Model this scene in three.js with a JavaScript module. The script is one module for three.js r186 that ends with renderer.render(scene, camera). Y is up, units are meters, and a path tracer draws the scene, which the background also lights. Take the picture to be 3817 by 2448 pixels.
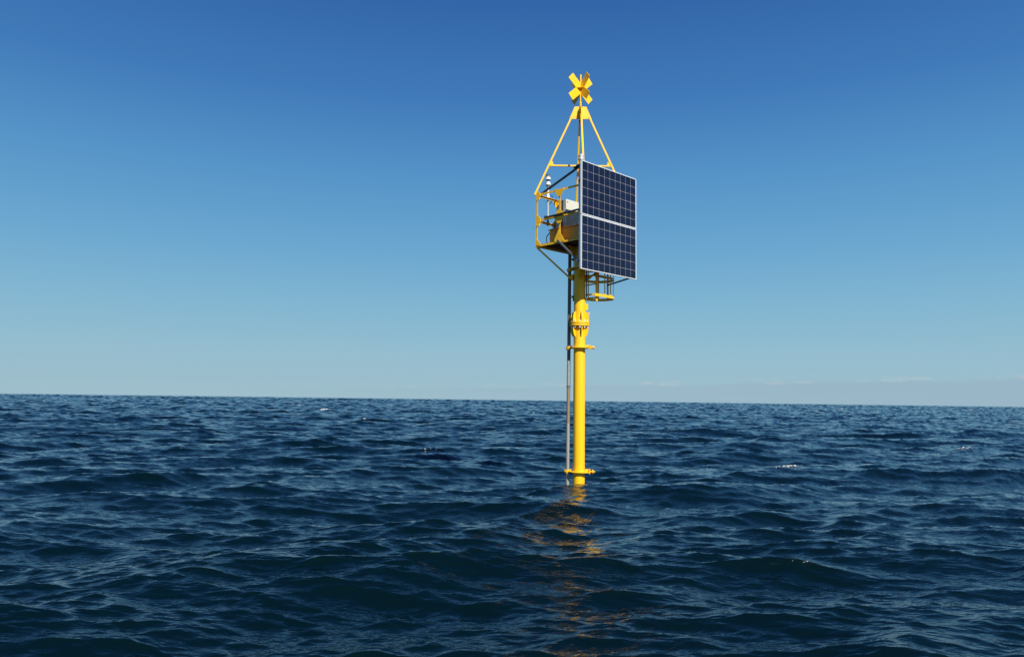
import * as THREE from 'three';
import { mergeGeometries } from 'three/addons/utils/BufferGeometryUtils.js';
import { RoundedBoxGeometry } from 'three/addons/geometries/RoundedBoxGeometry.js';

// ------------------------------------------------------------------ camera, sky, sun
const scene = new THREE.Scene();
const rad = d => d * Math.PI / 180;
const camera = new THREE.PerspectiveCamera(46.56, 1024 / 656, 0.1, 80000);
camera.rotation.order = 'YXZ';
camera.position.set(0, 1.56, 14.5);
camera.rotation.set(rad(5.31), rad(5.08), rad(0.74));
const renderer = new THREE.WebGLRenderer({ antialias: true });
renderer.setSize(1024, 656);
renderer.toneMapping = THREE.LinearToneMapping;
renderer.toneMappingExposure = 1.3;   // the photograph is exposed for the sea, its sunlit paint nearly burnt out
renderer.shadowMap.enabled = true;

function rng(seed) {
  let a = seed >>> 0;
  return () => { a = (a + 0x6D2B79F5) >>> 0; let t = a; t = Math.imul(t ^ (t >>> 15), t | 1); t ^= t + Math.imul(t ^ (t >>> 7), t | 61); return ((t ^ (t >>> 14)) >>> 0) / 4294967296; };
}
const SUN_AZ = rad(32), SUN_EL = rad(41);
const sunDir = new THREE.Vector3(Math.sin(SUN_AZ) * Math.cos(SUN_EL), Math.sin(SUN_EL), Math.cos(SUN_AZ) * Math.cos(SUN_EL));
const EXPOSED = 1.3;
const lin = c => c <= 0.04045 ? c / 12.92 : ((c + 0.055) / 1.055) ** 2.4;

function makeSky() {
  const W = 4096, H = 2048, data = new Float32Array(W * H * 4);
  // elevation in degrees -> sRGB of a clear maritime sky
  const stops = [[0, 160, 191, 204], [1.2, 155, 189, 203], [3, 149, 189, 207], [6, 131, 182, 209], [10, 108, 167, 208], [15, 86, 147, 199], [20, 66, 123, 185], [26, 51, 102, 168], [40, 38, 82, 150], [60, 29, 66, 134], [90, 24, 57, 122]]
    .map(s => [s[0] * (s[0] < 30 ? 1.085 : 1), ...s.slice(1).map(v => lin(v / 255))]);
  const r = rng(5);
  const ph = Array.from({ length: 40 }, () => [r() * 6.283, r() * 6.283, r()]);
  const fbm = (x, y) => { let s = 0, a = 1, t = 0; for (let o = 0; o < 10; o++) { const p = ph[o * 3], q = ph[o * 3 + 1]; const f = Math.round(9 * 1.62 ** o); s += a * Math.sin(f * x + p[0] + 2.1 * Math.sin(y * f * 0.31 + q[0])) * Math.sin(y * f * 0.23 + q[1]); t += a * 0.5; a *= 0.74; } return s / t; };
  for (let j = 0; j < H; j++) {
    const el = ((j + 0.5) / H - 0.5) * 180;
    const e = Math.max(0, el);
    let k = 0; while (k < stops.length - 2 && e > stops[k + 1][0]) k++;
    const a = stops[k], b = stops[k + 1], u = Math.min(1, (e - a[0]) / (b[0] - a[0])), s = u;
    for (let i = 0; i < W; i++) {
      const az = ((i + 0.5) / W - 0.5) * 2 * Math.PI;
      let c = [1, 2, 3].map(n => a[n] + (b[n] - a[n]) * s);
      // forward scatter round the sun
      const d = sunDir.x * Math.cos(rad(el)) * Math.cos(az) + sunDir.y * Math.sin(rad(el)) + sunDir.z * Math.cos(rad(el)) * Math.sin(az);
      const g = 0.05 * Math.max(0, d) ** 2 + 0.25 * Math.max(0, d) ** 24 + 0.9 * Math.max(0, d) ** 300;
      c = c.map((v, n) => v + g * [1, 0.95, 0.85][n]);
      // far thin bank of haze and scraps of cloud low over the sea
      if (el > -1 && el < 4) {
        const here = Math.min(1, Math.max(0, 0.35 + 0.65 * Math.sin(az * 2 + 3.57)));
        const mid = Math.min(2.1, Math.max(0.9, 1.25 + 1.3 * (az + 1.5))), top = mid - 0.02 + 0.14 * fbm(az * 1.7, 1.3), bank = Math.min(1, Math.max(0, (top - el) / 0.16)) * here * (0.85 + 0.15 * fbm(az * 2, el * 3));
        c = c.map((v, n) => v + bank * 0.75 * ([0.31, 0.44, 0.55][n] - v));
        const scr = Math.max(0, fbm(az * 5.1, el * 14 + 4) - 0.28) * 1.5 * Math.exp(-(((el - mid) / 0.16) ** 2)) * here;
        c = c.map((v, n) => v + Math.min(0.45, scr) * ([0.56, 0.58, 0.6][n] - v));
      }
      const o = (j * W + i) * 4;
      data[o] = c[0] / EXPOSED; data[o + 1] = c[1] / EXPOSED; data[o + 2] = c[2] / EXPOSED; data[o + 3] = 1;
    }
  }
  const t = new THREE.DataTexture(data, W, H, THREE.RGBAFormat, THREE.FloatType);
  t.mapping = THREE.EquirectangularReflectionMapping;
  t.magFilter = t.minFilter = THREE.LinearFilter; t.wrapS = THREE.RepeatWrapping; t.needsUpdate = true;
  return t;
}
scene.background = makeSky();
scene.environment = scene.background;

const sun = new THREE.DirectionalLight(new THREE.Color().setRGB(1, 0.95, 0.86), 4.8);
sun.position.copy(sunDir).multiplyScalar(40);
sun.target.position.set(0, 3, 0);
sun.castShadow = true;
sun.shadow.mapSize.set(4096, 4096);
Object.assign(sun.shadow.camera, { left: -9, right: 9, top: 9, bottom: -9, near: 1, far: 90 });
sun.shadow.bias = -0.0005;
scene.add(sun, sun.target);

// ------------------------------------------------------------------ helpers
const V = (x, y, z) => new THREE.Vector3(x, y, z);
const used = {};
function numbered(n) { used[n] = (used[n] ?? -1) + 1; return used[n] ? `${n}_${String(used[n]).padStart(3, '0')}` : n; }
function thing(name, label, category, pos = [0, 0, 0], turn = 0, group) {
  const o = new THREE.Group(); o.name = numbered(name); o.position.set(...pos); o.rotation.y = turn;
  o.userData = { label, category }; if (group) o.userData.group = group;
  scene.add(o); return o;
}
function part(name, geos, mat, parent, label) {
  const g = Array.isArray(geos) ? (geos.length > 1 ? mergeGeometries(geos.map(q => q.index ? q.toNonIndexed() : q)) : geos[0]) : geos;
  const m = new THREE.Mesh(g, mat); m.name = name; m.castShadow = m.receiveShadow = true;
  if (label) m.userData.label = label;
  parent.add(m); return m;
}
// a bar of section w x h from a to b; h lies towards "up"
function bar(a, b, w, h, up = V(0, 1, 0), round = 0.004) {
  const d = b.clone().sub(a), L = d.length(); d.normalize();
  const x = new THREE.Vector3().crossVectors(up, d).normalize(), y = new THREE.Vector3().crossVectors(d, x);
  const g = new RoundedBoxGeometry(w, h, L, 1, Math.min(round, w * 0.3, h * 0.3));
  g.applyMatrix4(new THREE.Matrix4().makeBasis(x, y, d).setPosition(a.clone().add(b).multiplyScalar(0.5)));
  return g;
}
// an L-angle: corner edge runs from a to b, one leg towards p, the other towards q
function angle(a, b, p, q, w, t) {
  const d = b.clone().sub(a), L = d.length(); d.normalize();
  p = p.clone().addScaledVector(d, -p.dot(d)).normalize(); q = q.clone().addScaledVector(d, -q.dot(d)).normalize();
  const s = new THREE.Shape([new THREE.Vector2(0, 0), new THREE.Vector2(w, 0), new THREE.Vector2(w, t), new THREE.Vector2(t, t), new THREE.Vector2(t, w), new THREE.Vector2(0, w)]);
  let flip = new THREE.Vector3().crossVectors(p, q).dot(d) < 0;
  const g = new THREE.ExtrudeGeometry(s, { depth: L, bevelEnabled: false });
  g.applyMatrix4(flip ? new THREE.Matrix4().makeBasis(q, p, d).setPosition(a) : new THREE.Matrix4().makeBasis(p, q, d).setPosition(a));
  return g;
}
function tube(a, b, r, n = 20, r2 = r) {
  const d = b.clone().sub(a), L = d.length();
  const g = new THREE.CylinderGeometry(r2, r, L, n, 1);
  g.applyQuaternion(new THREE.Quaternion().setFromUnitVectors(V(0, 1, 0), d.normalize()));
  const c = a.clone().add(b).multiplyScalar(0.5); g.translate(c.x, c.y, c.z); return g;
}
// a flat plate: outline (u, v) in the plane of axes U and Vv at origin o, thickness t along the normal, centred
function plate(o, U, Vv, pts, t, holes = []) {
  const s = new THREE.Shape(pts.map(p => new THREE.Vector2(...p)));
  for (const [x, y, r] of holes) { const h = new THREE.Path(); h.absarc(x, y, r, 0, Math.PI * 2, true); s.holes.push(h); }
  const b = Math.min(0.0015, t * 0.2);
  const g = new THREE.ExtrudeGeometry(s, { depth: t - 2 * b, bevelEnabled: true, bevelThickness: b, bevelSize: b, bevelSegments: 1, curveSegments: 10 });
  g.translate(0, 0, -t / 2 + b);
  const N = new THREE.Vector3().crossVectors(U, Vv).normalize();
  g.applyMatrix4(new THREE.Matrix4().makeBasis(U, Vv, N).setPosition(o)); return g;
}
const lathe = (pts, n = 40) => new THREE.LatheGeometry(pts.map(p => new THREE.Vector2(...p)), n);
function wire(pts, r) { return new THREE.TubeGeometry(new THREE.CatmullRomCurve3(pts.map(p => V(...p))), 40, r, 8); }

function noiseTex(n, seed, fn, srgb) {   // a repeating texture of a value per pixel
  const r = rng(seed), data = new Uint8Array(n * n * 4);
  const grids = [4, 8, 16, 32, 64].map(m => { const a = new Float32Array(m * m).map(() => r()); return (x, y) => { x *= m; y *= m; const i = Math.floor(x), j = Math.floor(y), f = x - i, g = y - j, s = f * f * (3 - 2 * f), t = g * g * (3 - 2 * g), at = (p, q) => a[((q % m + m) % m) * m + (p % m + m) % m]; return (at(i, j) * (1 - s) + at(i + 1, j) * s) * (1 - t) + (at(i, j + 1) * (1 - s) + at(i + 1, j + 1) * s) * t; }; });
  for (let j = 0; j < n; j++) for (let i = 0; i < n; i++) {
    const c = fn(i / n, j / n, grids, r); const o = (j * n + i) * 4;
    for (let k = 0; k < 3; k++) data[o + k] = Math.max(0, Math.min(255, Math.round(255 * c[k]))); data[o + 3] = 255;
  }
  const t = new THREE.DataTexture(data, n, n); t.wrapS = t.wrapT = THREE.RepeatWrapping; t.magFilter = THREE.LinearFilter; t.minFilter = THREE.LinearFilter;
  if (srgb) t.colorSpace = THREE.SRGBColorSpace; t.needsUpdate = true; return t;
}

// ------------------------------------------------------------------ materials
const C = (r, g, b) => new THREE.Color().setRGB(r, g, b);
const paintTone = noiseTex(256, 11, (x, y, g) => { const v = 0.93 + 0.07 * (0.5 * g[1](x, y) + 0.3 * g[3](x, y) + 0.2 * g[4](x, y)); return [v, v, v]; });
paintTone.repeat.set(1, 1);
const paintRough = noiseTex(256, 12, (x, y, g) => { const v = 0.34 + 0.2 * g[2](x, y) + 0.1 * g[4](x, y); return [v, v, v]; });
const yellow = new THREE.MeshPhysicalMaterial({ name: 'yellow_paint', color: C(0.95, 0.515, 0.002), roughness: 1, roughnessMap: paintRough, map: paintTone });
const boxShadePaint = new THREE.MeshPhysicalMaterial({ name: 'shade_toned_yellow_paint', color: C(0.80, 0.33, 0.003), roughness: 0.45, map: paintTone });  // the yellow paint darkened to orange, shade on the box put into its colour
const galvTone = noiseTex(256, 21, (x, y, g) => { const v = 0.72 + 0.28 * (0.6 * g[3](x, y) + 0.4 * g[4](x * 1, y * 2)); return [v, v, v * 1.01]; });
const galv = new THREE.MeshPhysicalMaterial({ name: 'galvanised_steel', color: C(0.52, 0.55, 0.55), metalness: 0.35, roughness: 0.5, map: galvTone });
const pipeTone = noiseTex(256, 22, (x, y, g) => { const s = Math.max(0, g[0](x, y) - 0.45) * 1.1 * g[3](x * 2, y), v = 0.62 + 0.3 * g[2](x * 2, y) + 0.1 * g[4](x, y); return [v, v * (1 - 0.3 * s), v * (1 - 0.65 * s)]; });
const pipeSteel = new THREE.MeshPhysicalMaterial({ name: 'weathered_steel', color: C(0.36, 0.355, 0.32), metalness: 0.2, roughness: 0.5, map: pipeTone });
const pipeShade = new THREE.MeshPhysicalMaterial({ name: 'shade_toned_pipe_steel', color: C(0.15, 0.155, 0.165), metalness: 0.1, roughness: 0.6, map: pipeTone });  // pipe steel with the shade on the upper length painted in; coupling shares it
const pipeRust = new THREE.MeshPhysicalMaterial({ name: 'rust_stained_steel', color: C(0.30, 0.20, 0.115), metalness: 0.1, roughness: 0.6, map: pipeTone });
const deckSteel = new THREE.MeshPhysicalMaterial({ name: 'weathered_deck_steel', color: C(0.15, 0.115, 0.075), roughness: 0.7, map: pipeTone });
const darkSteel = new THREE.MeshPhysicalMaterial({ name: 'dark_steel', color: C(0.035, 0.045, 0.055), metalness: 0.1, roughness: 0.5 });
const greySteel = new THREE.MeshPhysicalMaterial({ name: 'grey_steel', color: C(0.16, 0.17, 0.18), metalness: 0.3, roughness: 0.5, map: galvTone });
const bolt = new THREE.MeshPhysicalMaterial({ name: 'zinc_bolt', color: C(0.72, 0.74, 0.72), metalness: 0.3, roughness: 0.4 });
const alu = new THREE.MeshPhysicalMaterial({ name: 'anodised_aluminium', color: C(0.82, 0.84, 0.84), metalness: 0.25, roughness: 0.42 });
const backsheet = new THREE.MeshPhysicalMaterial({ name: 'panel_backsheet', color: C(0.34, 0.33, 0.36), roughness: 0.45 });
const cabinetPaint = new THREE.MeshPhysicalMaterial({ name: 'pale_grey_paint', color: C(0.60, 0.61, 0.53), roughness: 0.45 });
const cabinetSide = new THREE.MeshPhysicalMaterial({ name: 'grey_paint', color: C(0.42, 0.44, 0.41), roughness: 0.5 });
const rubber = new THREE.MeshPhysicalMaterial({ name: 'black_rubber', color: C(0.02, 0.022, 0.03), roughness: 0.6 });
const white = new THREE.MeshPhysicalMaterial({ name: 'white_plastic', color: C(0.82, 0.83, 0.80), roughness: 0.35 });
const olive = new THREE.MeshPhysicalMaterial({ name: 'grey_plastic', color: C(0.20, 0.20, 0.15), roughness: 0.45 });
const lensGlass = new THREE.MeshPhysicalMaterial({ name: 'lens_glass', color: C(0.9, 0.94, 0.95), transmission: 1, thickness: 0, roughness: 0.08, ior: 1.5 });
// silicon cells: crystals of slightly different blue, two printed bus bars
function cellMat(k) {
  const t = noiseTex(128, 40 + k, (x, y, g) => {
    const q = 0.75 + 0.5 * (0.55 * g[2](x, y) + 0.45 * g[3](x * 1, y)); const busbar = [0.27, 0.5, 0.73].some(b => Math.abs(y - b) < 0.006), fine = Math.abs((y * 26) % 1 - 0.5) < 0.06;
    return busbar ? [0.24, 0.26, 0.36] : fine ? [0.075 * q, 0.1 * q, 0.21 * q] : [0.06 * q, 0.088 * q, 0.2 * q];
  }, true);
  const s = [0.8, 0.64, 0.93, 0.72, 0.86][k];
  return new THREE.MeshPhysicalMaterial({ name: 'silicon_cell', color: C(s, s * [1, 1.04, 0.98, 1.06, 1][k], s), map: t, roughness: 0.12, ior: 1.38 });
}
const cells = [0, 1, 2, 3, 4].map(cellMat);

// ------------------------------------------------------------------ the sea: an FFT wave field sampled on rings round the viewer
function fft(re, im, n, off, stride) {
  for (let i = 1, j = 0; i < n; i++) { let b = n >> 1; for (; j & b; b >>= 1) j ^= b; j ^= b; if (i < j) { const p = off + i * stride, q = off + j * stride; let t = re[p]; re[p] = re[q]; re[q] = t; t = im[p]; im[p] = im[q]; im[q] = t; } }
  for (let len = 2; len <= n; len <<= 1) {
    const h = len >> 1, a = 2 * Math.PI / len;
    for (let k = 0; k < h; k++) {
      const wr = Math.cos(a * k), wi = Math.sin(a * k);
      for (let i = k; i < n; i += len) {
        const p = off + i * stride, q = off + (i + h) * stride, xr = re[q] * wr - im[q] * wi, xi = re[q] * wi + im[q] * wr;
        re[q] = re[p] - xr; im[q] = im[p] - xi; re[p] += xr; im[p] += xi;
      }
    }
  }
}
const KP = 2 * Math.PI / 7.2, B0 = 0.0185;
const dirs = (th, a, p) => { const c = Math.cos(th - a); return c > 0 ? c ** p : 0; };
function spectrum(kx, kz) {                       // variance density of the surface height
  const k = Math.hypot(kx, kz); if (k === 0) return 0;
  const th = Math.atan2(kz, kx), small = Math.min(1, Math.max(0, Math.log(k / KP) / 3));
  const D = 0.55 * (1 - 0.4 * small) * dirs(th, rad(84), 8) * 0.75 + 0.45 * (1 - 0.5 * small) * dirs(th, rad(44), 10) * 0.82 + 0.5 * small * dirs(th, rad(84), 14) * 0.97;
  return B0 * (1 + 0.3 * Math.exp(-(Math.log(k / 9) ** 2) / 1.4) + 1.45 * Math.exp(-(Math.log(k / 36) ** 2) / 1.1)) * (1 + (k / 70) ** 2) ** -0.3 * k ** -4 * Math.exp(-1.25 * (KP / k) ** 2) * D;
}
function tile(N, L, k0, k1, seed) {
  const r = rng(seed), g = () => Math.sqrt(-2 * Math.log(1 - r())) * Math.cos(6.28318 * r()), dk = 2 * Math.PI / L;
  const out = [0, 1, 2].map(() => [new Float32Array(N * N), new Float32Array(N * N)]);
  for (let j = 0; j < N; j++) for (let i = 0; i < N; i++) {
    const kx = (i < N / 2 ? i : i - N) * dk, kz = (j < N / 2 ? j : j - N) * dk, k = Math.hypot(kx, kz), p = g(), q = g();
    if (k === 0 || k < k0 || k >= k1) continue;
    const a = Math.sqrt(spectrum(kx, kz)) * dk, hr = p * a, hi = q * a, o = j * N + i;
    out[0][0][o] = hr; out[0][1][o] = hi;
    out[1][0][o] = -hi * kx / k; out[1][1][o] = hr * kx / k;
    out[2][0][o] = -hi * kz / k; out[2][1][o] = hr * kz / k;
  }
  return { N, L, f: out.map(([re, im]) => { for (let j = 0; j < N; j++) fft(re, im, N, j * N, 1); for (let i = 0; i < N; i++) fft(re, im, N, i, N); return re; }) };
}
const tileA = tile(1024, 97, 0, 2 * Math.PI / 0.7, 101);
const tileB = tile(512, 13.7, 2 * Math.PI / 0.7, 2 * Math.PI / 0.075, 202);
const res = [0, 0, 0];
function cubic(T, u, v, wgt) {
  const N = T.N, M = N - 1, x = u / T.L * N, y = v / T.L * N, i = Math.floor(x), j = Math.floor(y), s = x - i, t = y - j;
  const a0 = -.5 * s * s * s + s * s - .5 * s, a1 = 1.5 * s * s * s - 2.5 * s * s + 1, a2 = -1.5 * s * s * s + 2 * s * s + .5 * s, a3 = .5 * s * s * s - .5 * s * s;
  const b = [-.5 * t * t * t + t * t - .5 * t, 1.5 * t * t * t - 2.5 * t * t + 1, -1.5 * t * t * t + 2 * t * t + .5 * t, .5 * t * t * t - .5 * t * t];
  const i0 = (i - 1) & M, i1 = i & M, i2 = (i + 1) & M, i3 = (i + 2) & M;
  for (let m = 0; m < 4; m++) {
    const row = ((j - 1 + m) & M) * N, w = b[m] * wgt;
    for (let q = 0; q < 3; q++) { const f = T.f[q]; res[q] += w * (a0 * f[row + i0] + a1 * f[row + i1] + a2 * f[row + i2] + a3 * f[row + i3]); }
  }
}
const SEA_U = 55, SEA_V = 80, CHOP = 1.02;
function seaPoint(x, z, fade, cell = 0.05) {   // where cells grow coarse the short waves keep their steepness
  res[0] = res[1] = res[2] = 0;
  cubic(tileA, x + SEA_U, z + SEA_V, fade * Math.max(0.55, Math.min(1, 1.1 - cell * 0.09)));
  const lv = Math.min(4, Math.log2(Math.max(1, cell / 0.18))), l0 = Math.floor(lv), f = lv - l0;
  for (const [l, w] of [[l0, Math.sqrt(1 - f)], [l0 + 1, Math.sqrt(f)]]) if (w > 0.01) {
    const m = 2 ** l, up = 1 + 0.1 * l, n = res.slice(), ang = 0.12 * (l % 3 - 1), ca = Math.cos(ang), sa = Math.sin(ang);
    res[0] = res[1] = res[2] = 0;
    cubic(tileB, (x * ca - z * sa) / m + 500 + l * 3.3, (x * sa + z * ca) / m + 300 + l * 5.1, fade * w);
    const dx = res[1] * ca + res[2] * sa, dz = -res[1] * sa + res[2] * ca;
    res[0] = n[0] + m * up * res[0]; res[1] = n[1] + m * dx; res[2] = n[2] + m * dz;
  }
  return [x + CHOP * res[1], res[0], z + CHOP * res[2]];
}
function seaZone(rings, step) {
  const az = [], c = camera.rotation.y, half = 43.2;
  for (let i = 0, n = Math.round(2 * half / step); i <= n; i++) az.push(-half + 2 * half * i / n);
  for (let a = half + 3.6; a < 360 - half - 2; a += 3.6) az.push(a);
  const R = rings.length, A = az.length, pos = new Float32Array(R * A * 3), uv = new Float32Array(R * A * 2);
  for (let j = 0; j < R; j++) {
    const r = rings[j], cell = ringStep(r), fade = r < 6000 ? 1 : Math.max(0, 1 - (r - 6000) / 6000);
    for (let i = 0; i < A; i++) {
      const a = c - rad(az[i]), x = camera.position.x - Math.sin(a) * r, z = camera.position.z - Math.cos(a) * r, o = j * A + i;
      const p = seaPoint(x, z, fade, cell);
      pos[o * 3] = p[0]; pos[o * 3 + 1] = p[1]; pos[o * 3 + 2] = p[2];
      uv[o * 2] = x / 1.13; uv[o * 2 + 1] = z / 1.13;
    }
  }
  const idx = new Uint32Array((R - 1) * A * 6); let n = 0;
  for (let j = 0; j < R - 1; j++) for (let i = 0; i < A; i++) {
    const i2 = (i + 1) % A, a = j * A + i, b = j * A + i2, d = a + A, e = b + A;
    idx[n++] = a; idx[n++] = d; idx[n++] = b; idx[n++] = b; idx[n++] = d; idx[n++] = e;
  }
  const g = new THREE.BufferGeometry();
  g.setAttribute('position', new THREE.BufferAttribute(pos, 3)); g.setAttribute('uv', new THREE.BufferAttribute(uv, 2));
  g.setIndex(new THREE.BufferAttribute(idx, 1)); g.computeVertexNormals();
  if (g.attributes.normal.getY(5) < 0) { for (let q = 0; q < idx.length; q += 3) { const t = idx[q]; idx[q] = idx[q + 1]; idx[q + 1] = t; } g.computeVertexNormals(); }
  console.log('sea', R, A, R * A * 2);
  return g;
}
const ringStep = r => r < 3.2 ? 0.16 : Math.min(r * r / 2400 + 0.005, 0.03 + (r < 45 ? 0.0042 : 0.0052) * r + (r > 800 ? (r - 800) * 0.012 : 0));
function buildSea() {
  const near = [], far = []; let r = 0.3;
  for (; r < 45; r += ringStep(r)) near.push(r);
  far.push(near[near.length - 1]);
  for (; r < 14000; r += ringStep(r)) far.push(r);
  return mergeGeometries([seaZone(near, 0.1), seaZone(far, 0.085)]);
}
// capillary ripples, as relief of the surface
const ripple = tile(512, 1.13, 2 * Math.PI / 0.075, 2 * Math.PI / 0.008, 303), rip = ripple.f[0];
let lo = 1e9, hi = -1e9; for (const v of rip) { lo = Math.min(lo, v); hi = Math.max(hi, v); }
const ripData = new Float32Array(512 * 512 * 4);
for (let i = 0; i < 512 * 512; i++) { const v = (rip[i] - lo) / (hi - lo); ripData[i * 4] = ripData[i * 4 + 1] = ripData[i * 4 + 2] = v; ripData[i * 4 + 3] = 1; }
const ripTex = new THREE.DataTexture(ripData, 512, 512, THREE.RGBAFormat, THREE.FloatType);
ripTex.wrapS = ripTex.wrapT = THREE.RepeatWrapping; ripTex.magFilter = ripTex.minFilter = THREE.LinearFilter; ripTex.needsUpdate = true;
const water = new THREE.MeshPhysicalMaterial({ name: 'sea_water', color: C(0.0006, 0.0058, 0.0075), roughness: 0.05, ior: 1.333, bumpMap: ripTex, bumpScale: (hi - lo) * 0.7 });
const sea = new THREE.Mesh(buildSea(), water);
sea.name = 'sea'; sea.userData = { kind: 'structure', label: 'dark blue choppy open sea reaching to the horizon' };
sea.receiveShadow = sea.castShadow = true; scene.add(sea);

// ------------------------------------------------------------------ the beacon tower
const TH = rad(50);                                             // the panel side of the cage looks this far to the right of the viewer
const tower = thing('beacon_tower', 'tall yellow steel pole beacon with caged platform and X topmark standing in the sea', 'beacon', [0, 0, 0], TH);
const pol = (deg, r, y) => V(Math.sin(rad(deg) - TH) * r, y, Math.cos(rad(deg) - TH) * r);   // bearing from the viewer's side, clockwise to the right
const dirOf = deg => pol(deg, 1, 0);
const UP = V(0, 1, 0), X = V(1, 0, 0), Z = V(0, 0, 1);

// pole and flange joint
const R0 = 0.1095;
part('pole', [lathe([[0, -2.5], [R0, -2.5], [R0, 2.955]], 64), lathe([[R0, 3.045], [R0, 4.5], [0.05, 4.5]], 64)], yellow, tower);
for (const [y0, y1] of [[2.962, 3.0005], [3.0065, 3.046]])
  part('flange', lathe([[0.08, y0], [0.183, y0], [0.187, y0 + 0.004], [0.187, y1 - 0.004], [0.183, y1], [0.08, y1]], 64), yellow, tower);
part('flange_gasket', lathe([[0.09, 3.0005], [0.178, 3.0005], [0.178, 3.0065], [0.09, 3.0065]], 48), rubber, tower);
for (let k = 0; k < 6; k++) {
  const a = -44 + 60 * k, u = dirOf(a);
  part('gusset', plate(V(0, 3.046, 0), u, UP, [[0.1, 0], [0.172, 0], [0.172, 0.085], [0.155, 0.15], [0.128, 0.185], [0.1, 0.19]], 0.014), yellow, tower);
  part('gusset', plate(V(0, 2.962, 0), u, UP, [[0.1, 0], [0.1, -0.205], [0.128, -0.2], [0.152, -0.16], [0.172, -0.09], [0.172, 0]], 0.014), yellow, tower);
}
for (let k = 0; k < 10; k++) {
  const p = pol(2 + 36 * k, 0.152, 0);
  part('flange_bolt', [tube(V(p.x, 2.925, p.z), V(p.x, 2.962, p.z), 0.019, 6), tube(V(p.x, 3.046, p.z), V(p.x, 3.062, p.z), 0.019, 6), tube(V(p.x, 2.93, p.z), V(p.x, 3.078, p.z), 0.0105, 12)], bolt, tower);
}
// small lugs above the flange
part('lug', plate(V(0, 3.33, 0), dirOf(88), UP, [[0.1, -0.06], [0.15, -0.06], [0.16, -0.045], [0.16, 0.045], [0.145, 0.06], [0.1, 0.06]], 0.03), yellow, tower);
{ const t = new THREE.TorusGeometry(0.016, 0.006, 8, 18); t.rotateY(-TH + rad(10)); const p = pol(84, 0.176, 3.205); t.translate(p.x, p.y, p.z); part('eye', [t, tube(pol(84, 0.174, 3.05), pol(84, 0.176, 3.19), 0.006, 8)], yellow, tower); }

// the riser pipe beside the pole leans a little
const pipeAt = y => V(-0.2115 + 0.0045 * y, y, -0.04 - 0.03 * y).applyAxisAngle(UP, -TH);
const pipe = thing('riser_pipe', 'thin stained grey steel pipe clamped upright to the left of the yellow pole', 'pipe', [0, 0, 0], TH);
part('pipe_barrel', tube(pipeAt(2.33), pipeAt(4.44), 0.033, 28), pipeShade, pipe, 'upper length of the pipe with shade painted into its colour');
part('pipe_barrel', tube(pipeAt(1.84), pipeAt(2.33), 0.0335, 28), pipeSteel, pipe);
part('pipe_barrel', tube(pipeAt(1.12), pipeAt(1.8), 0.032, 28), pipeRust, pipe, 'brown rust stained length of the pipe');
part('pipe_barrel', tube(pipeAt(-2), pipeAt(1.12), 0.0325, 28), pipeSteel, pipe);
part('coupling', tube(pipeAt(1.8), pipeAt(1.84), 0.0365, 28), pipeShade, pipe);

// clamp collars
function collar(y, ears) {
  const outer = 0.187, arm = pipeAt(y), len = Math.hypot(arm.x, arm.z), u = V(arm.x / len, 0, arm.z / len), v = new THREE.Vector3().crossVectors(u, UP).negate();
  part('collar', lathe([[R0 - 0.002, y - 0.009], [outer - 0.003, y - 0.009], [outer, y - 0.006], [outer, y + 0.006], [outer - 0.003, y + 0.009], [R0 - 0.002, y + 0.009]], 56), yellow, tower);
  part('collar_arm', [plate(V(0, y + 0.001, 0), u, v, [[0.12, -0.045], [len - 0.03, -0.045], [len + 0.04, -0.04], [len + 0.062, -0.02], [len + 0.062, 0.02], [len + 0.04, 0.04], [len - 0.03, 0.045], [0.12, 0.045]], 0.022, [[len, 0, 0.034]]),
    tube(pipeAt(y).clone().setY(y - 0.03), pipeAt(y).clone().setY(y + 0.03), 0.041, 20)], yellow, tower);
  part('clamp_bolt', tube(V(u.x * (len + 0.05), y - 0.035, u.z * (len + 0.05)), V(u.x * (len + 0.05), y + 0.035, u.z * (len + 0.05)), 0.01, 8), yellow, tower);
  part('clamp_bolt', tube(V(u.x * (len - 0.06), y + 0.01, u.z * (len - 0.06)), V(u.x * (len - 0.06), y + 0.045, u.z * (len - 0.06)), 0.017, 6), yellow, tower);
  if (!ears) return;
  const e = dirOf(84), f = dirOf(-6);
  part('collar_ear', [plate(V(0, y - 0.0015, 0), e, f, [[0.1, -0.08], [0.165, -0.05], [0.2, -0.05], [0.205, 0.09], [0.16, 0.155], [0.06, 0.185]], 0.014),
    plate(e.clone().multiplyScalar(0.15).setY(y + 0.03), e, UP, [[-0.03, -0.024], [0.055, -0.024], [0.055, 0.02], [-0.03, 0.02]], 0.016),
    plate(e.clone().multiplyScalar(0.204).setY(y + 0.012), f, UP, [[-0.05, -0.045], [0.05, -0.045], [0.05, 0.04], [-0.05, 0.04]], 0.016)], yellow, tower);
  const b = r => e.clone().multiplyScalar(r).setY(y + 0.006);
  part('ear_bolt', [tube(b(0.15), b(0.3), 0.011, 10), tube(b(0.252), b(0.272), 0.036, 24), tube(b(0.274), b(0.287), 0.022, 6), tube(b(0.216), b(0.232), 0.022, 6)], yellow, tower);
}
collar(0.232, true); collar(2.55, true); collar(4.07, false);

// cables down the pole
part('cable', wire([[...pol(-82, 0.126, 4.5)], [...pol(-82, 0.126, 4.1)], [...pol(-80, 0.125, 3.8)], [...pol(-80, 0.122, 3.55)], [...pol(-80, 0.118, 3.46)]], 0.007), rubber, tower);
part('cable_clip', tube(pol(-80, 0.12, 3.44), pol(-80, 0.12, 3.48), 0.013, 10), darkSteel, tower);

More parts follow.
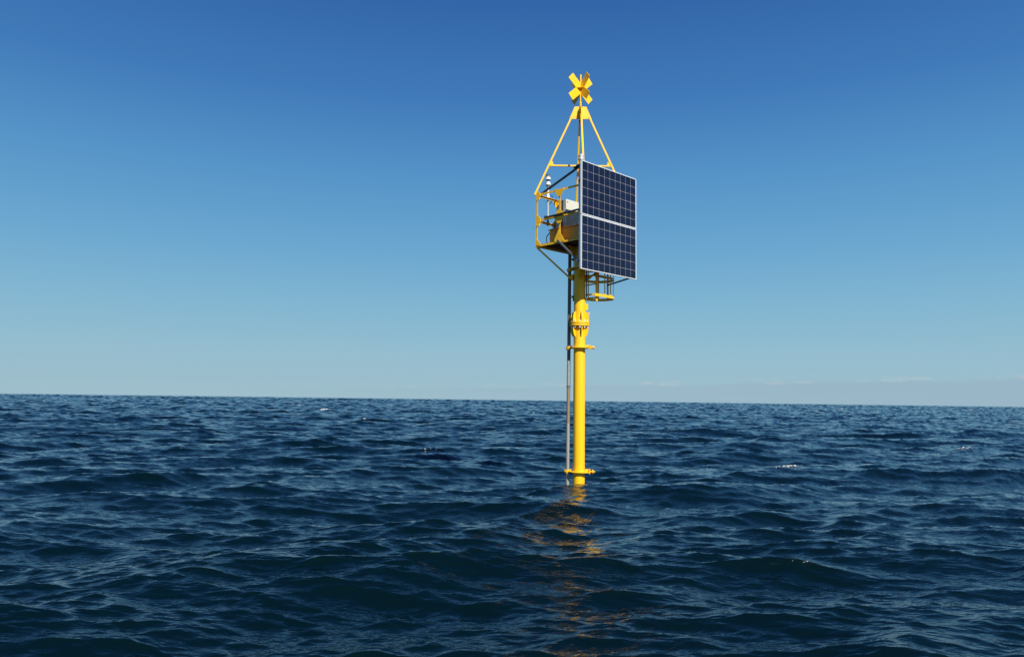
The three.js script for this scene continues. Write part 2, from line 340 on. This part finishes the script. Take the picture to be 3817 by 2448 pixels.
// platform
const S = 0.6, YP = 4.5, YM = 4.985, YT = 5.49;
part('platform_deck', [plate(V(0, YP + 0.016, 0), X, Z, [[-S + 0.02, -S + 0.02], [S - 0.02, -S + 0.02], [S - 0.02, -0.28], [0.3, -0.28], [0.3, 0.28], [S - 0.02, 0.28], [S - 0.02, S - 0.02], [-S + 0.02, S - 0.02]], 0.012)], deckSteel, tower);
for (const z of [-0.3, 0, 0.3]) part('deck_joist', bar(V(-S + 0.025, YP - 0.012, z), V(z === 0 ? 0.28 : S - 0.025, YP - 0.012, z), 0.03, 0.04), deckSteel, tower);
part('pole_head', lathe([[R0, 4.36], [0.128, 4.38], [0.128, 4.47], [R0, 4.488]], 48), yellow, tower);
for (let k = 0; k < 4; k++) part('head_gusset', plate(V(0, 4.485, 0), dirOf(49 + 90 * k), UP, [[0.1, 0], [0.34, 0], [0.34, -0.02], [0.1, -0.2]], 0.012), yellow, tower);

// corner and middle posts, rails and gusset plates of the cage
const corners = [[-1, -1], [-1, 1], [1, 1], [1, -1]];
for (const [sx, sz] of corners)
  part('corner_post', angle(V(sx * S, YP - 0.03, sz * S), V(sx * S, YT + 0.04, sz * S), V(-sx, 0, 0), V(0, 0, -sz), 0.042, 0.006), yellow, tower);
const sides = [[V(-S, 0, 0), Z, V(1, 0, 0)], [V(0, 0, -S), X, V(0, 0, 1)], [V(S, 0, 0), Z, V(-1, 0, 0)], [V(0, 0, S), X, V(0, 0, -1)]];   // middle, direction along, inward
sides.forEach(([m, d, inn], n) => {
  const at = (s, y, off = 0) => m.clone().addScaledVector(d, s).addScaledVector(inn, off).setY(y);
  for (const y of [YP - 0.006, YM, YT]) {
    if (n === 2 && y === YM) continue;
    part('rail', angle(at(-S + 0.043, y + 0.017), at(S - 0.043, y + 0.017), inn, V(0, -1, 0), 0.036, 0.006), yellow, tower);
  }
  if (n !== 2) part('middle_post', angle(at(-0.018, YP + 0.02, 0.008), at(-0.018, YT - 0.02, 0.008), d, inn, 0.038, 0.006), yellow, tower);
  const outw = inn.clone().negate(), o = y => at(0, y, -0.0045);
  const U = d.clone(); const gp = (y, pts, holes) => part('gusset_plate', plate(o(y), U, UP, pts, 0.008, holes), yellow, tower);
  if (n !== 2) {
    gp(YT, [[-0.115, 0.016], [-0.115, -0.02], [-0.03, -0.125], [0.03, -0.125], [0.115, -0.02], [0.115, 0.016]], [[0.02, -0.0, 0.006]]);
    gp(YM, [[-0.115, 0.04], [-0.115, -0.04], [-0.03, -0.135], [0.03, -0.135], [0.115, -0.04], [0.115, 0.04], [0.03, 0.125], [-0.03, 0.125]], [[0.035, 0.035, 0.007], [0.035, -0.04, 0.007]]);
    gp(YP, [[-0.115, 0], [0.125, 0], [0.115, 0.04], [0.03, 0.16], [0.022, 0.225], [-0.022, 0.225], [-0.03, 0.2], [-0.115, 0.05]], [[0.05, 0.03, 0.007]]);
  }
  for (const s of [-1, 1]) {
    const e = s * S;
    const cp = (y, pts, holes) => part('gusset_plate', plate(o(y), U, UP, pts.map(p => [e - s * p[0], p[1]]), 0.008, holes.map(h => [e - s * h[0], h[1], h[2]])), yellow, tower);
    cp(YT, [[0.004, 0.05], [0.03, 0.075], [0.06, 0.062], [0.115, 0.012], [0.115, -0.03], [0.045, -0.115], [0.004, -0.115]], [[0.025, -0.005, 0.007]]);
    cp(YM, [[0.004, 0.115], [0.045, 0.115], [0.12, 0.04], [0.12, -0.04], [0.045, -0.115], [0.004, -0.115]], [[0.025, 0.03, 0.007], [0.025, -0.02, 0.007]]);
    cp(YP, [[0.004, 0.125], [0.035, 0.125], [0.12, 0.045], [0.12, 0], [0.004, 0]], [[0.03, 0.035, 0.007]]);
  }
});
// braces from the corners down to lugs on the pole
for (const [sx, sz] of corners) {
  const u = V(sx, 0, sz).normalize(), v = u.clone().cross(UP);
  part('brace_lug', plate(V(0, 3.9, 0), u, UP, [[0.1, -0.06], [0.155, -0.06], [0.185, -0.02], [0.185, 0.03], [0.16, 0.055], [0.1, 0.055]], 0.016), yellow, tower);
  part('brace', angle(u.clone().multiplyScalar(0.16).setY(3.885), u.clone().multiplyScalar(0.8).setY(YP - 0.03), v, V(0, -1, 0), 0.034, 0.006), yellow, tower);
  part('brace_foot', plate(V(0, YP - 0.012, 0), u, UP, [[0.76, 0.004], [0.83, 0.004], [0.83, -0.03], [0.79, -0.065], [0.765, -0.045]], 0.014), yellow, tower);
}

// pyramid of legs, cross bars and apex plates
const legR = y => 0.19 + 0.452 * (7.02 - y);
for (const [sx, sz] of corners) {
  const u = V(sx, 0, sz).normalize(), v = u.clone().cross(UP), p = y => u.clone().multiplyScalar(legR(y)).setY(y);
  part('pyramid_leg', bar(p(5.5), p(7.06), 0.034, 0.034, u, 0.003), yellow, tower);
  part('apex_plate', plate(V(0, 7.02, 0), u, UP, [[0.02, 0], [0.215, 0.004], [0.113, 0.247], [0.02, 0.25]], 0.009), yellow, tower);
  part('leg_gusset', plate(V(0, 6.1, 0), u, UP, [[legR(6.09) - 0.008, -0.02], [legR(6.09) - 0.105, -0.02], [legR(6.09) - 0.1, 0.008], [legR(6.09) - 0.075, 0.02], [legR(6.14) - 0.06, 0.06], [legR(6.17) - 0.012, 0.075]], 0.01), yellow, tower);
}
{
  const u = V(1, 0, 1).normalize(), w = V(1, 0, -1).normalize(), r = legR(6.1) - 0.02;
  part('cross_bar', [bar(u.clone().multiplyScalar(-r).setY(6.085), u.clone().multiplyScalar(r).setY(6.085), 0.03, 0.03)], yellow, tower);
  part('cross_bar', [bar(w.clone().multiplyScalar(-r).setY(6.052), w.clone().multiplyScalar(r).setY(6.052), 0.03, 0.03)], yellow, tower);
}
part('topmark_socket', lathe([[0, 7.0], [0.026, 7.0], [0.026, 7.322], [0.034, 7.322], [0.034, 7.34], [0, 7.34]], 24), yellow, tower);
part('topmark_rod', lathe([[0.0165, 7.33], [0.0165, 7.907], [0.012, 7.917], [0, 7.919]], 20), yellow, tower);
// topmark: two upright X plates crossing on the rod and a small flat plate at the middle
const YX = 7.636, tilt = rad(42), bw = 0.0755, bl = 0.322;
for (const [deg, extra] of [[37 + 90, 0], [37, 0.001]]) {
  const c = Math.cos(tilt), s = Math.sin(tilt);
  const tip = (sx, sy) => [[sx * (c * bl) + (sx * sy > 0 ? -1 : 1) * s * bw * (sx * sy > 0 ? 1 : 1), sy * s * bl + c * bw * (sx * sy > 0 ? 1 : 1)], [sx * c * bl - (sx * sy > 0 ? -1 : 1) * s * bw, sy * s * bl - c * bw]];
  const nx = bw / s, ny = bw / c, A = tip(1, 1), Bq = tip(-1, 1), Cq = tip(-1, -1), Dq = tip(1, -1);
  // outline anticlockwise from the right notch
  const pts = [[nx, 0], A[1], A[0], [0, ny], Bq[0], Bq[1], [-nx, 0], Cq[0], Cq[1], [0, -ny], Dq[1], Dq[0]];
  part('topmark_cross', plate(V(0, YX, 0), dirOf(deg), UP, pts, 0.008 + extra), yellow, tower);
}
{ const a = dirOf(127), b = dirOf(37); const q = 0.108; part('topmark_plate', plate(V(0, YX - 0.002, 0), a, b, [[q, 0], [0, q], [-q, 0], [0, -q]], 0.008), yellow, tower); }

// panel mounting: galvanised post, clamps, stays
const PX = -0.64, PZ = 0.557;
part('mounting_post', tube(V(PX, 3.95, PZ), V(PX, 5.97, PZ), 0.04, 28), galv, tower);
part('post_cap', lathe([[0, 6.03], [0.042, 6.03], [0.05, 6.022], [0.05, 5.99], [0.043, 5.985], [0.043, 5.975], [0.053, 5.972], [0.053, 5.925], [0.041, 5.92]], 32).translate(PX, 0, PZ), galv, tower);
part('mounting_post', tube(V(0.645, 3.95, PZ), V(0.645, 5.84, PZ), 0.04, 20), galv, tower);
for (const y of [4.02, 4.45, 4.92, 5.4, 5.82]) part('panel_rail_clamp', [bar(V(PX - 0.03, y, PZ + 0.045), V(PX + 0.09, y, PZ + 0.045), 0.02, 0.04)], galv, tower);
for (const y of [4.3, 5.5]) part('panel_rail', bar(V(PX + 0.05, y, PZ + 0.03), V(0.88, y, PZ + 0.03), 0.035, 0.04), galv, tower);
for (const [y, z] of [[5.815, 0.03], [5.0, 0.03], [5.54, 0.03], [4.06, 0.03]]) part('post_clamp', lathe([[0.04, y - 0.02], [0.05, y - 0.02], [0.05, y + 0.02], [0.04, y + 0.02]], 24).translate(PX, 0, PZ), darkSteel, tower);
part('top_stay', [tube(V(PX + 0.01, 5.83, PZ - 0.03), V(-0.566, 5.48, -0.566), 0.0225, 18), bar(V(PX - 0.03, 5.845, PZ - 0.02), V(PX + 0.0, 5.81, PZ - 0.16), 0.06, 0.012)], darkSteel, tower);
part('middle_stay', [tube(V(PX + 0.0, 5.022, PZ - 0.02), V(-0.628, 5.005, -0.345), 0.019, 16)], darkSteel, tower);
part('bottom_stay', [bar(V(-0.61, 4.535, -0.03), V(PX - 0.012, 4.07, PZ - 0.045), 0.03, 0.034)], greySteel, tower);
part('stay_bolt', [tube(V(PX - 0.05, 4.09, PZ - 0.05), V(PX + 0.03, 4.09, PZ - 0.05), 0.012, 8), tube(V(PX - 0.055, 4.06, PZ - 0.03), V(PX + 0.02, 4.06, PZ - 0.03), 0.012, 8)], bolt, tower);
part('side_stay', [tube(V(0.872, 3.85, -0.01), V(0.80, 3.925, 0.6), 0.016, 14)], darkSteel, tower);

// ladder with safety hoops under the platform
const LX = 0.235, HB = [3.56, 3.925, 4.3];
for (const z of [-0.225, 0.225]) part('ladder_stile', bar(V(LX, 3.45, z), V(LX, 4.47, z), 0.018, 0.055, X), yellow, tower);
for (const y of [3.52, 3.78, 4.03, 4.28]) part('ladder_rung', tube(V(LX, y, -0.22), V(LX, y, 0.22), 0.013, 12), yellow, tower);
function hoop(y) {
  const pts = [V(0.1, y, 0.285), V(0.35, y, 0.285)];
  for (let a = 0; a <= 180; a += 10) pts.push(V(0.6 + 0.285 * Math.sin(rad(a)), y, 0.285 * Math.cos(rad(a))));
  pts.push(V(0.35, y, -0.285), V(0.1, y, -0.285));
  const gs = []; const h = 0.026, t = 0.004, P = [], I = [];
  pts.forEach((p, i) => {
    const a = pts[Math.max(0, i - 1)], b = pts[Math.min(pts.length - 1, i + 1)], d = b.clone().sub(a).normalize(), n = d.clone().cross(UP);
    for (const [o, v] of [[t, h], [t, -h], [-t, -h], [-t, h]]) P.push(p.x + n.x * o, p.y + v, p.z + n.z * o);
    if (i) for (let k = 0; k < 4; k++) { const q = (i - 1) * 4, k2 = (k + 1) % 4; I.push(q + k, q + k2, q + 4 + k, q + k2, q + 4 + k2, q + 4 + k); }
  });
  const g = new THREE.BufferGeometry(); g.setAttribute('position', new THREE.Float32BufferAttribute(P, 3)); g.setIndex(I);
  const f = g.toNonIndexed(); f.computeVertexNormals(); return f;
}
for (const y of HB) part('ladder_hoop', hoop(y), yellow, tower);
for (const z of [-0.277, 0.277]) part('hoop_strap', bar(V(0.42, 3.535, z), V(0.42, 4.46, z), 0.024, 0.008, Z, 0.001), yellow, tower);
for (const a of [0, 48, 90, 132, 180]) {
  const q = V(0.6 + 0.277 * Math.sin(rad(a)), 0, 0.277 * Math.cos(rad(a)));
  part('hoop_strap', bar(q.clone().setY(3.535), q.clone().setY(4.46), 0.024, 0.008, V(Math.sin(rad(a)), 0, Math.cos(rad(a))), 0.001), yellow, tower);
}
for (const y of HB) for (const z of [-1, 1]) part('hoop_bracket', bar(V(0.06, y, z * 0.1), V(0.12, y, z * 0.283), 0.02, 0.03), yellow, tower);
part('hanging_cable', wire([[0.875, 4.45, -0.02], [0.885, 4.0, -0.03], [0.884, 3.56, -0.03]], 0.006), rubber, tower);
part('cable_conduit', tube(V(0.03, 3.47, 0.145), V(0.03, 4.46, 0.145), 0.013, 12), greySteel, tower);

// ------------------------------------------------------------------ solar panels
function makePanel(label, y) {
  const p = thing('solar_panel', label, 'solar panel', [0, 0, 0], TH, 'solar panels stacked on the beacon');
  const x0 = -0.73, x1 = 0.93, y0 = y, y1 = y + 0.989, f = 0.014, zf = 0.65, zb = 0.612;
  p.position.set(0, 0, 0);
  const bars = [[x0, y0, x1, y0 + f], [x0, y1 - f, x1, y1], [x0, y0 + f, x0 + f, y1 - f], [x1 - f, y0 + f, x1, y1 - f]];
  part('frame', bars.map(([a, b, c, d]) => { const g = new RoundedBoxGeometry(c - a, d - b, zf - zb, 1, 0.0015); g.translate((a + c) / 2, (b + d) / 2, (zf + zb) / 2); return g; }), alu, p);
  part('backsheet', new THREE.BoxGeometry(x1 - x0 - 2 * f - 0.002, y1 - y0 - 2 * f - 0.002, 0.006).translate((x0 + x1) / 2, (y0 + y1) / 2, zf - 0.009), backsheet, p);
  part('junction_box', new RoundedBoxGeometry(0.14, 0.1, 0.024, 1, 0.004).translate((x0 + x1) / 2 + 0.1, y1 - 0.14, zf - 0.024), rubber, p);
  const NX = 10, NY = 6, mx = 0.0185, my = 0.0165, gap = 0.0065, cw = (x1 - x0 - 2 * mx + gap) / NX, ch = (y1 - y0 - 2 * my + gap) / NY;
  const q = 0.004, s = new THREE.Shape(), hw = (cw - gap) / 2, hh = (ch - gap) / 2;
  s.moveTo(-hw + q, -hh); s.lineTo(hw - q, -hh); s.lineTo(hw, -hh + q); s.lineTo(hw, hh - q); s.lineTo(hw - q, hh); s.lineTo(-hw + q, hh); s.lineTo(-hw, hh - q); s.lineTo(-hw, -hh + q);
  const g = new THREE.ExtrudeGeometry(s, { depth: 0.0016, bevelEnabled: false });
  const uv = g.attributes.uv, ps = g.attributes.position; for (let i = 0; i < uv.count; i++) uv.setXY(i, (ps.getX(i) + hw) / (2 * hw), (ps.getY(i) + hh) / (2 * hh));
  const r = rng(y * 1000);
  for (let j = 0; j < NY; j++) for (let i = 0; i < NX; i++) {
    const m = part('cell', g, cells[Math.floor(r() * 5)], p);
    m.position.set(x0 + mx + (i + 0.5) * cw - gap / 2, y0 + my + (j + 0.5) * ch - gap / 2, zf - 0.0058);
    m.rotation.z = (r() - 0.5) * 0.004;
  }
  return p;
}
makePanel('upper of the two dark blue solar panels, above the seam and below the X topmark', 4.905);
makePanel('lower of the two dark blue solar panels, just above the ladder hoops', 3.902);

// ------------------------------------------------------------------ things standing on the platform
{
  const t = thing('battery_box', 'low yellow steel box, its colour darkened to orange for shade, with overhanging lid lying on the caged platform', 'box', [0, YP + 0.022, 0], TH);
  part('box_body', new RoundedBoxGeometry(0.62, 0.25, 0.8, 2, 0.008).translate(-0.185, 0.125, 0.06), boxShadePaint, t);
  part('lid', new RoundedBoxGeometry(0.66, 0.02, 0.84, 2, 0.004).translate(-0.185, 0.262, 0.06), boxShadePaint, t);
  part('hinge', [tube(V(-0.52, 0.268, -0.27), V(-0.52, 0.268, -0.2), 0.012, 10), tube(V(-0.52, 0.268, 0.28), V(-0.52, 0.268, 0.35), 0.012, 10)], bolt, t);
  part('latch', new RoundedBoxGeometry(0.016, 0.06, 0.03, 1, 0.003).translate(-0.503, 0.2, -0.2), boxShadePaint, t);
  part('power_cable', wire([[-0.48, 0.22, -0.345], [-0.5, 0.15, -0.4], [-0.5, 0.05, -0.41], [-0.49, 0.01, -0.38]], 0.009), rubber, t);
}
{
  const y0 = YP + 0.298, t = thing('control_cabinet', 'pale grey metal cabinet standing behind the solar panels on the platform', 'cabinet', [0, y0, 0], TH);
  const z = -0.2, x0 = -0.175, x1 = 0.42, H = 5.435 - y0;
  // body deeper at the foot than at the top
  const side = [[z - 0.032, 0], [z - 0.032, H - 0.01], [z - 0.15, H - 0.012], [z - 0.235, 0]];
  const s = new THREE.Shape(side.map(p => new THREE.Vector2(-p[0], p[1])));
  const g = new THREE.ExtrudeGeometry(s, { depth: x1 - x0 - 0.012, bevelEnabled: true, bevelSize: 0.003, bevelThickness: 0.003, bevelSegments: 1 });
  g.rotateY(Math.PI / 2); g.translate(x0 + 0.006, 0, 0);
  part('cabinet_body', g, cabinetSide, t);
  part('door', new RoundedBoxGeometry(x1 - x0, H, 0.028, 2, 0.006).translate((x0 + x1) / 2, H / 2, z - 0.014), cabinetPaint, t);
  part('rear_flange', plate(V(x0 + 0.003, 0, 0), Z, UP, [[z - 0.1, 0.0], [z - 0.14, 0], [z - 0.105, H - 0.01], [z - 0.075, H - 0.01]], 0.012), darkSteel, t);
  part('rear_box', plate(V(x0 + 0.05, 0, 0), Z, UP, [[z - 0.12, 0.0], [z - 0.3, 0], [z - 0.2, H - 0.02], [z - 0.09, H - 0.02]], 0.08), cabinetSide, t);
  part('lock', [tube(V(x0 + 0.035, H - 0.055, z - 0.005), V(x0 + 0.035, H - 0.055, z + 0.006), 0.011, 14)], darkSteel, t);
  part('hinge', [bar(V(x0 - 0.004, H - 0.12, z - 0.012), V(x0 - 0.004, H - 0.07, z - 0.012), 0.01, 0.014)], darkSteel, t);
}
{
  const t = thing('signal_lantern', 'white navigation lantern on a thin grey stem at the left of the cage', 'lantern', [0, 0.07, 0], TH);
  const x = -0.218, z = -0.64;
  const at = (q) => q.translate(x, 0, z), L = (pts, n = 32) => at(lathe(pts, n));
  part('stem', [L([[0.0, 4.93], [0.019, 4.93], [0.019, 5.69], [0, 5.69]]), L([[0.019, 5.36], [0.026, 5.363], [0.026, 5.372], [0.019, 5.376]])], galv, t);
  part('stem_collar', L([[0.019, 5.44], [0.028, 5.45], [0.034, 5.475], [0.03, 5.5], [0.023, 5.505], [0.023, 5.62], [0.019, 5.63]]), white, t);
  part('neck', L([[0.019, 5.64], [0.026, 5.65], [0.026, 5.69], [0.045, 5.702], [0.045, 5.712], [0, 5.712]]), olive, t);
  part('lower_housing', L([[0.0, 5.712], [0.047, 5.712], [0.049, 5.716], [0.049, 5.772], [0.046, 5.776], [0, 5.776]]), white, t);
  part('lens', L([[0.042, 5.776], [0.042, 5.818]]), lensGlass, t);
  part('light_source', L([[0, 5.776], [0.012, 5.776], [0.012, 5.815], [0, 5.818]], 16), olive, t);
  for (let k = 0; k < 4; k++) part('lens_pillar', tube(V(x + 0.04 * Math.cos(k * 1.571 + 0.5), 5.776, z + 0.04 * Math.sin(k * 1.571 + 0.5)), V(x + 0.04 * Math.cos(k * 1.571 + 0.5), 5.818, z + 0.04 * Math.sin(k * 1.571 + 0.5)), 0.004, 8), white, t);
  part('upper_housing', L([[0, 5.818], [0.05, 5.818], [0.051, 5.824], [0.045, 5.86], [0.043, 5.866], [0, 5.866]]), white, t);
  part('cap', L([[0.043, 5.866], [0.043, 5.902], [0.041, 5.905], [0, 5.905]]), olive, t);
  part('cap_lid', L([[0.0, 5.905], [0.044, 5.905], [0.044, 5.914], [0.038, 5.919], [0, 5.92]]), darkSteel, t);
  part('clamp_strap', [bar(V(x - 0.09, 5.07, z + 0.018), V(x + 0.12, 5.07, z + 0.018), 0.012, 0.026), bar(V(x - 0.09, 5.07, z - 0.022), V(x + 0.12, 5.07, z - 0.022), 0.012, 0.026)], darkSteel, t);
  part('foot_bracket', [L([[0.0, 4.9], [0.026, 4.9], [0.026, 4.97], [0.02, 5.0], [0.0, 5.0]]), bar(V(x, 4.92, z), V(x + 0.13, 4.92, z + 0.02), 0.02, 0.03)], darkSteel, t);
  part('signal_cable', wire([[x + 0.015, 5.5, z + 0.02], [x + 0.08, 5.51, z + 0.03], [x + 0.105, 5.45, z + 0.02], [x + 0.09, 5.38, z], [x + 0.03, 5.315, z - 0.015], [x + 0.012, 5.28, z - 0.018]], 0.006), rubber, t);
}

// ------------------------------------------------------------------ foam on breaking crests
{
  const foamMat = new THREE.MeshPhysicalMaterial({ name: 'foam', color: C(0.50, 0.51, 0.49), roughness: 0.85 });
  const r = rng(77), gs = [], base = new THREE.IcosahedronGeometry(1, 1);
  const q = camera.rotation.y;
  // bearing from the camera (degrees to the right of straight ahead), distance, length of the crest, amount
  for (const [b, d, len, n] of [[-13.9, 87, 0.9, 240], [-15.4, 132, 0.8, 16], [-11.1, 49, 0.5, 6], [-6.4, 22.3, 0.5, 8], [19.8, 21, 0.85, 34], [18.5, 20.6, 0.3, 8], [30.3, 28.9, 0.7, 24], [31, 250, 2.4, 12], [25.4, 140, 1.2, 10], [23.3, 202, 1.4, 10], [1.4, 80, 0.5, 8], [19.8, 420, 3, 10], [29, 330, 2.4, 8], [-3, 300, 2, 6]]) {
    const a = q - rad(b), tx = -Math.sin(a), tz = -Math.cos(a); let best = null;
    for (let i = -0.3; i <= 0.3; i += 0.06) for (let j = -2; j <= 2; j += 0.08) {
      const e = d + j * (1 + d / 60), px = camera.position.x + tx * e - tz * i, pz = camera.position.z + tz * e + tx * i, p = seaPoint(px, pz, 1, ringStep(d));
      if (!best || p[1] > best[0]) best = [p[1], px, pz];
    }
    for (let k = 0; k < n; k++) {
      const w = (r() + r() - 1), along = w * len * 0.5, near = (r() - 0.25) * 0.26 * (1 + d / 60) + 0.05 * Math.sin(along * 14 + d), x = best[1] + Math.cos(a + 0.25) * along - tx * near, z = best[2] - Math.sin(a + 0.25) * along - tz * near, p = seaPoint(x, z, 1, ringStep(d));
      const size = (0.0035 + 0.013 * r() ** 4) * (1 + d / 30), g = base.clone(), pa = g.attributes.position;
      for (let m = 0; m < pa.count; m++) { const f = 0.75 + 0.5 * Math.abs(Math.sin(pa.getX(m) * 7.1 + pa.getY(m) * 5.3 + k)); pa.setXYZ(m, pa.getX(m) * f, pa.getY(m) * f, pa.getZ(m) * f); }
      g.scale(size * (1.2 + r()), size * (0.5 + 0.3 * r()), size * (0.9 + 0.5 * r())); g.rotateY(r() * 6.28); g.translate(p[0], p[1] + size * 0.1, p[2]); gs.push(g);
    }
  }
  const m = new THREE.Mesh(mergeGeometries(gs), foamMat); m.name = 'sea_foam'; m.castShadow = m.receiveShadow = true;
  m.userData = { kind: 'stuff', label: 'white flecks of foam on a few breaking wave crests', category: 'foam' }; scene.add(m);
}

renderer.render(scene, camera);
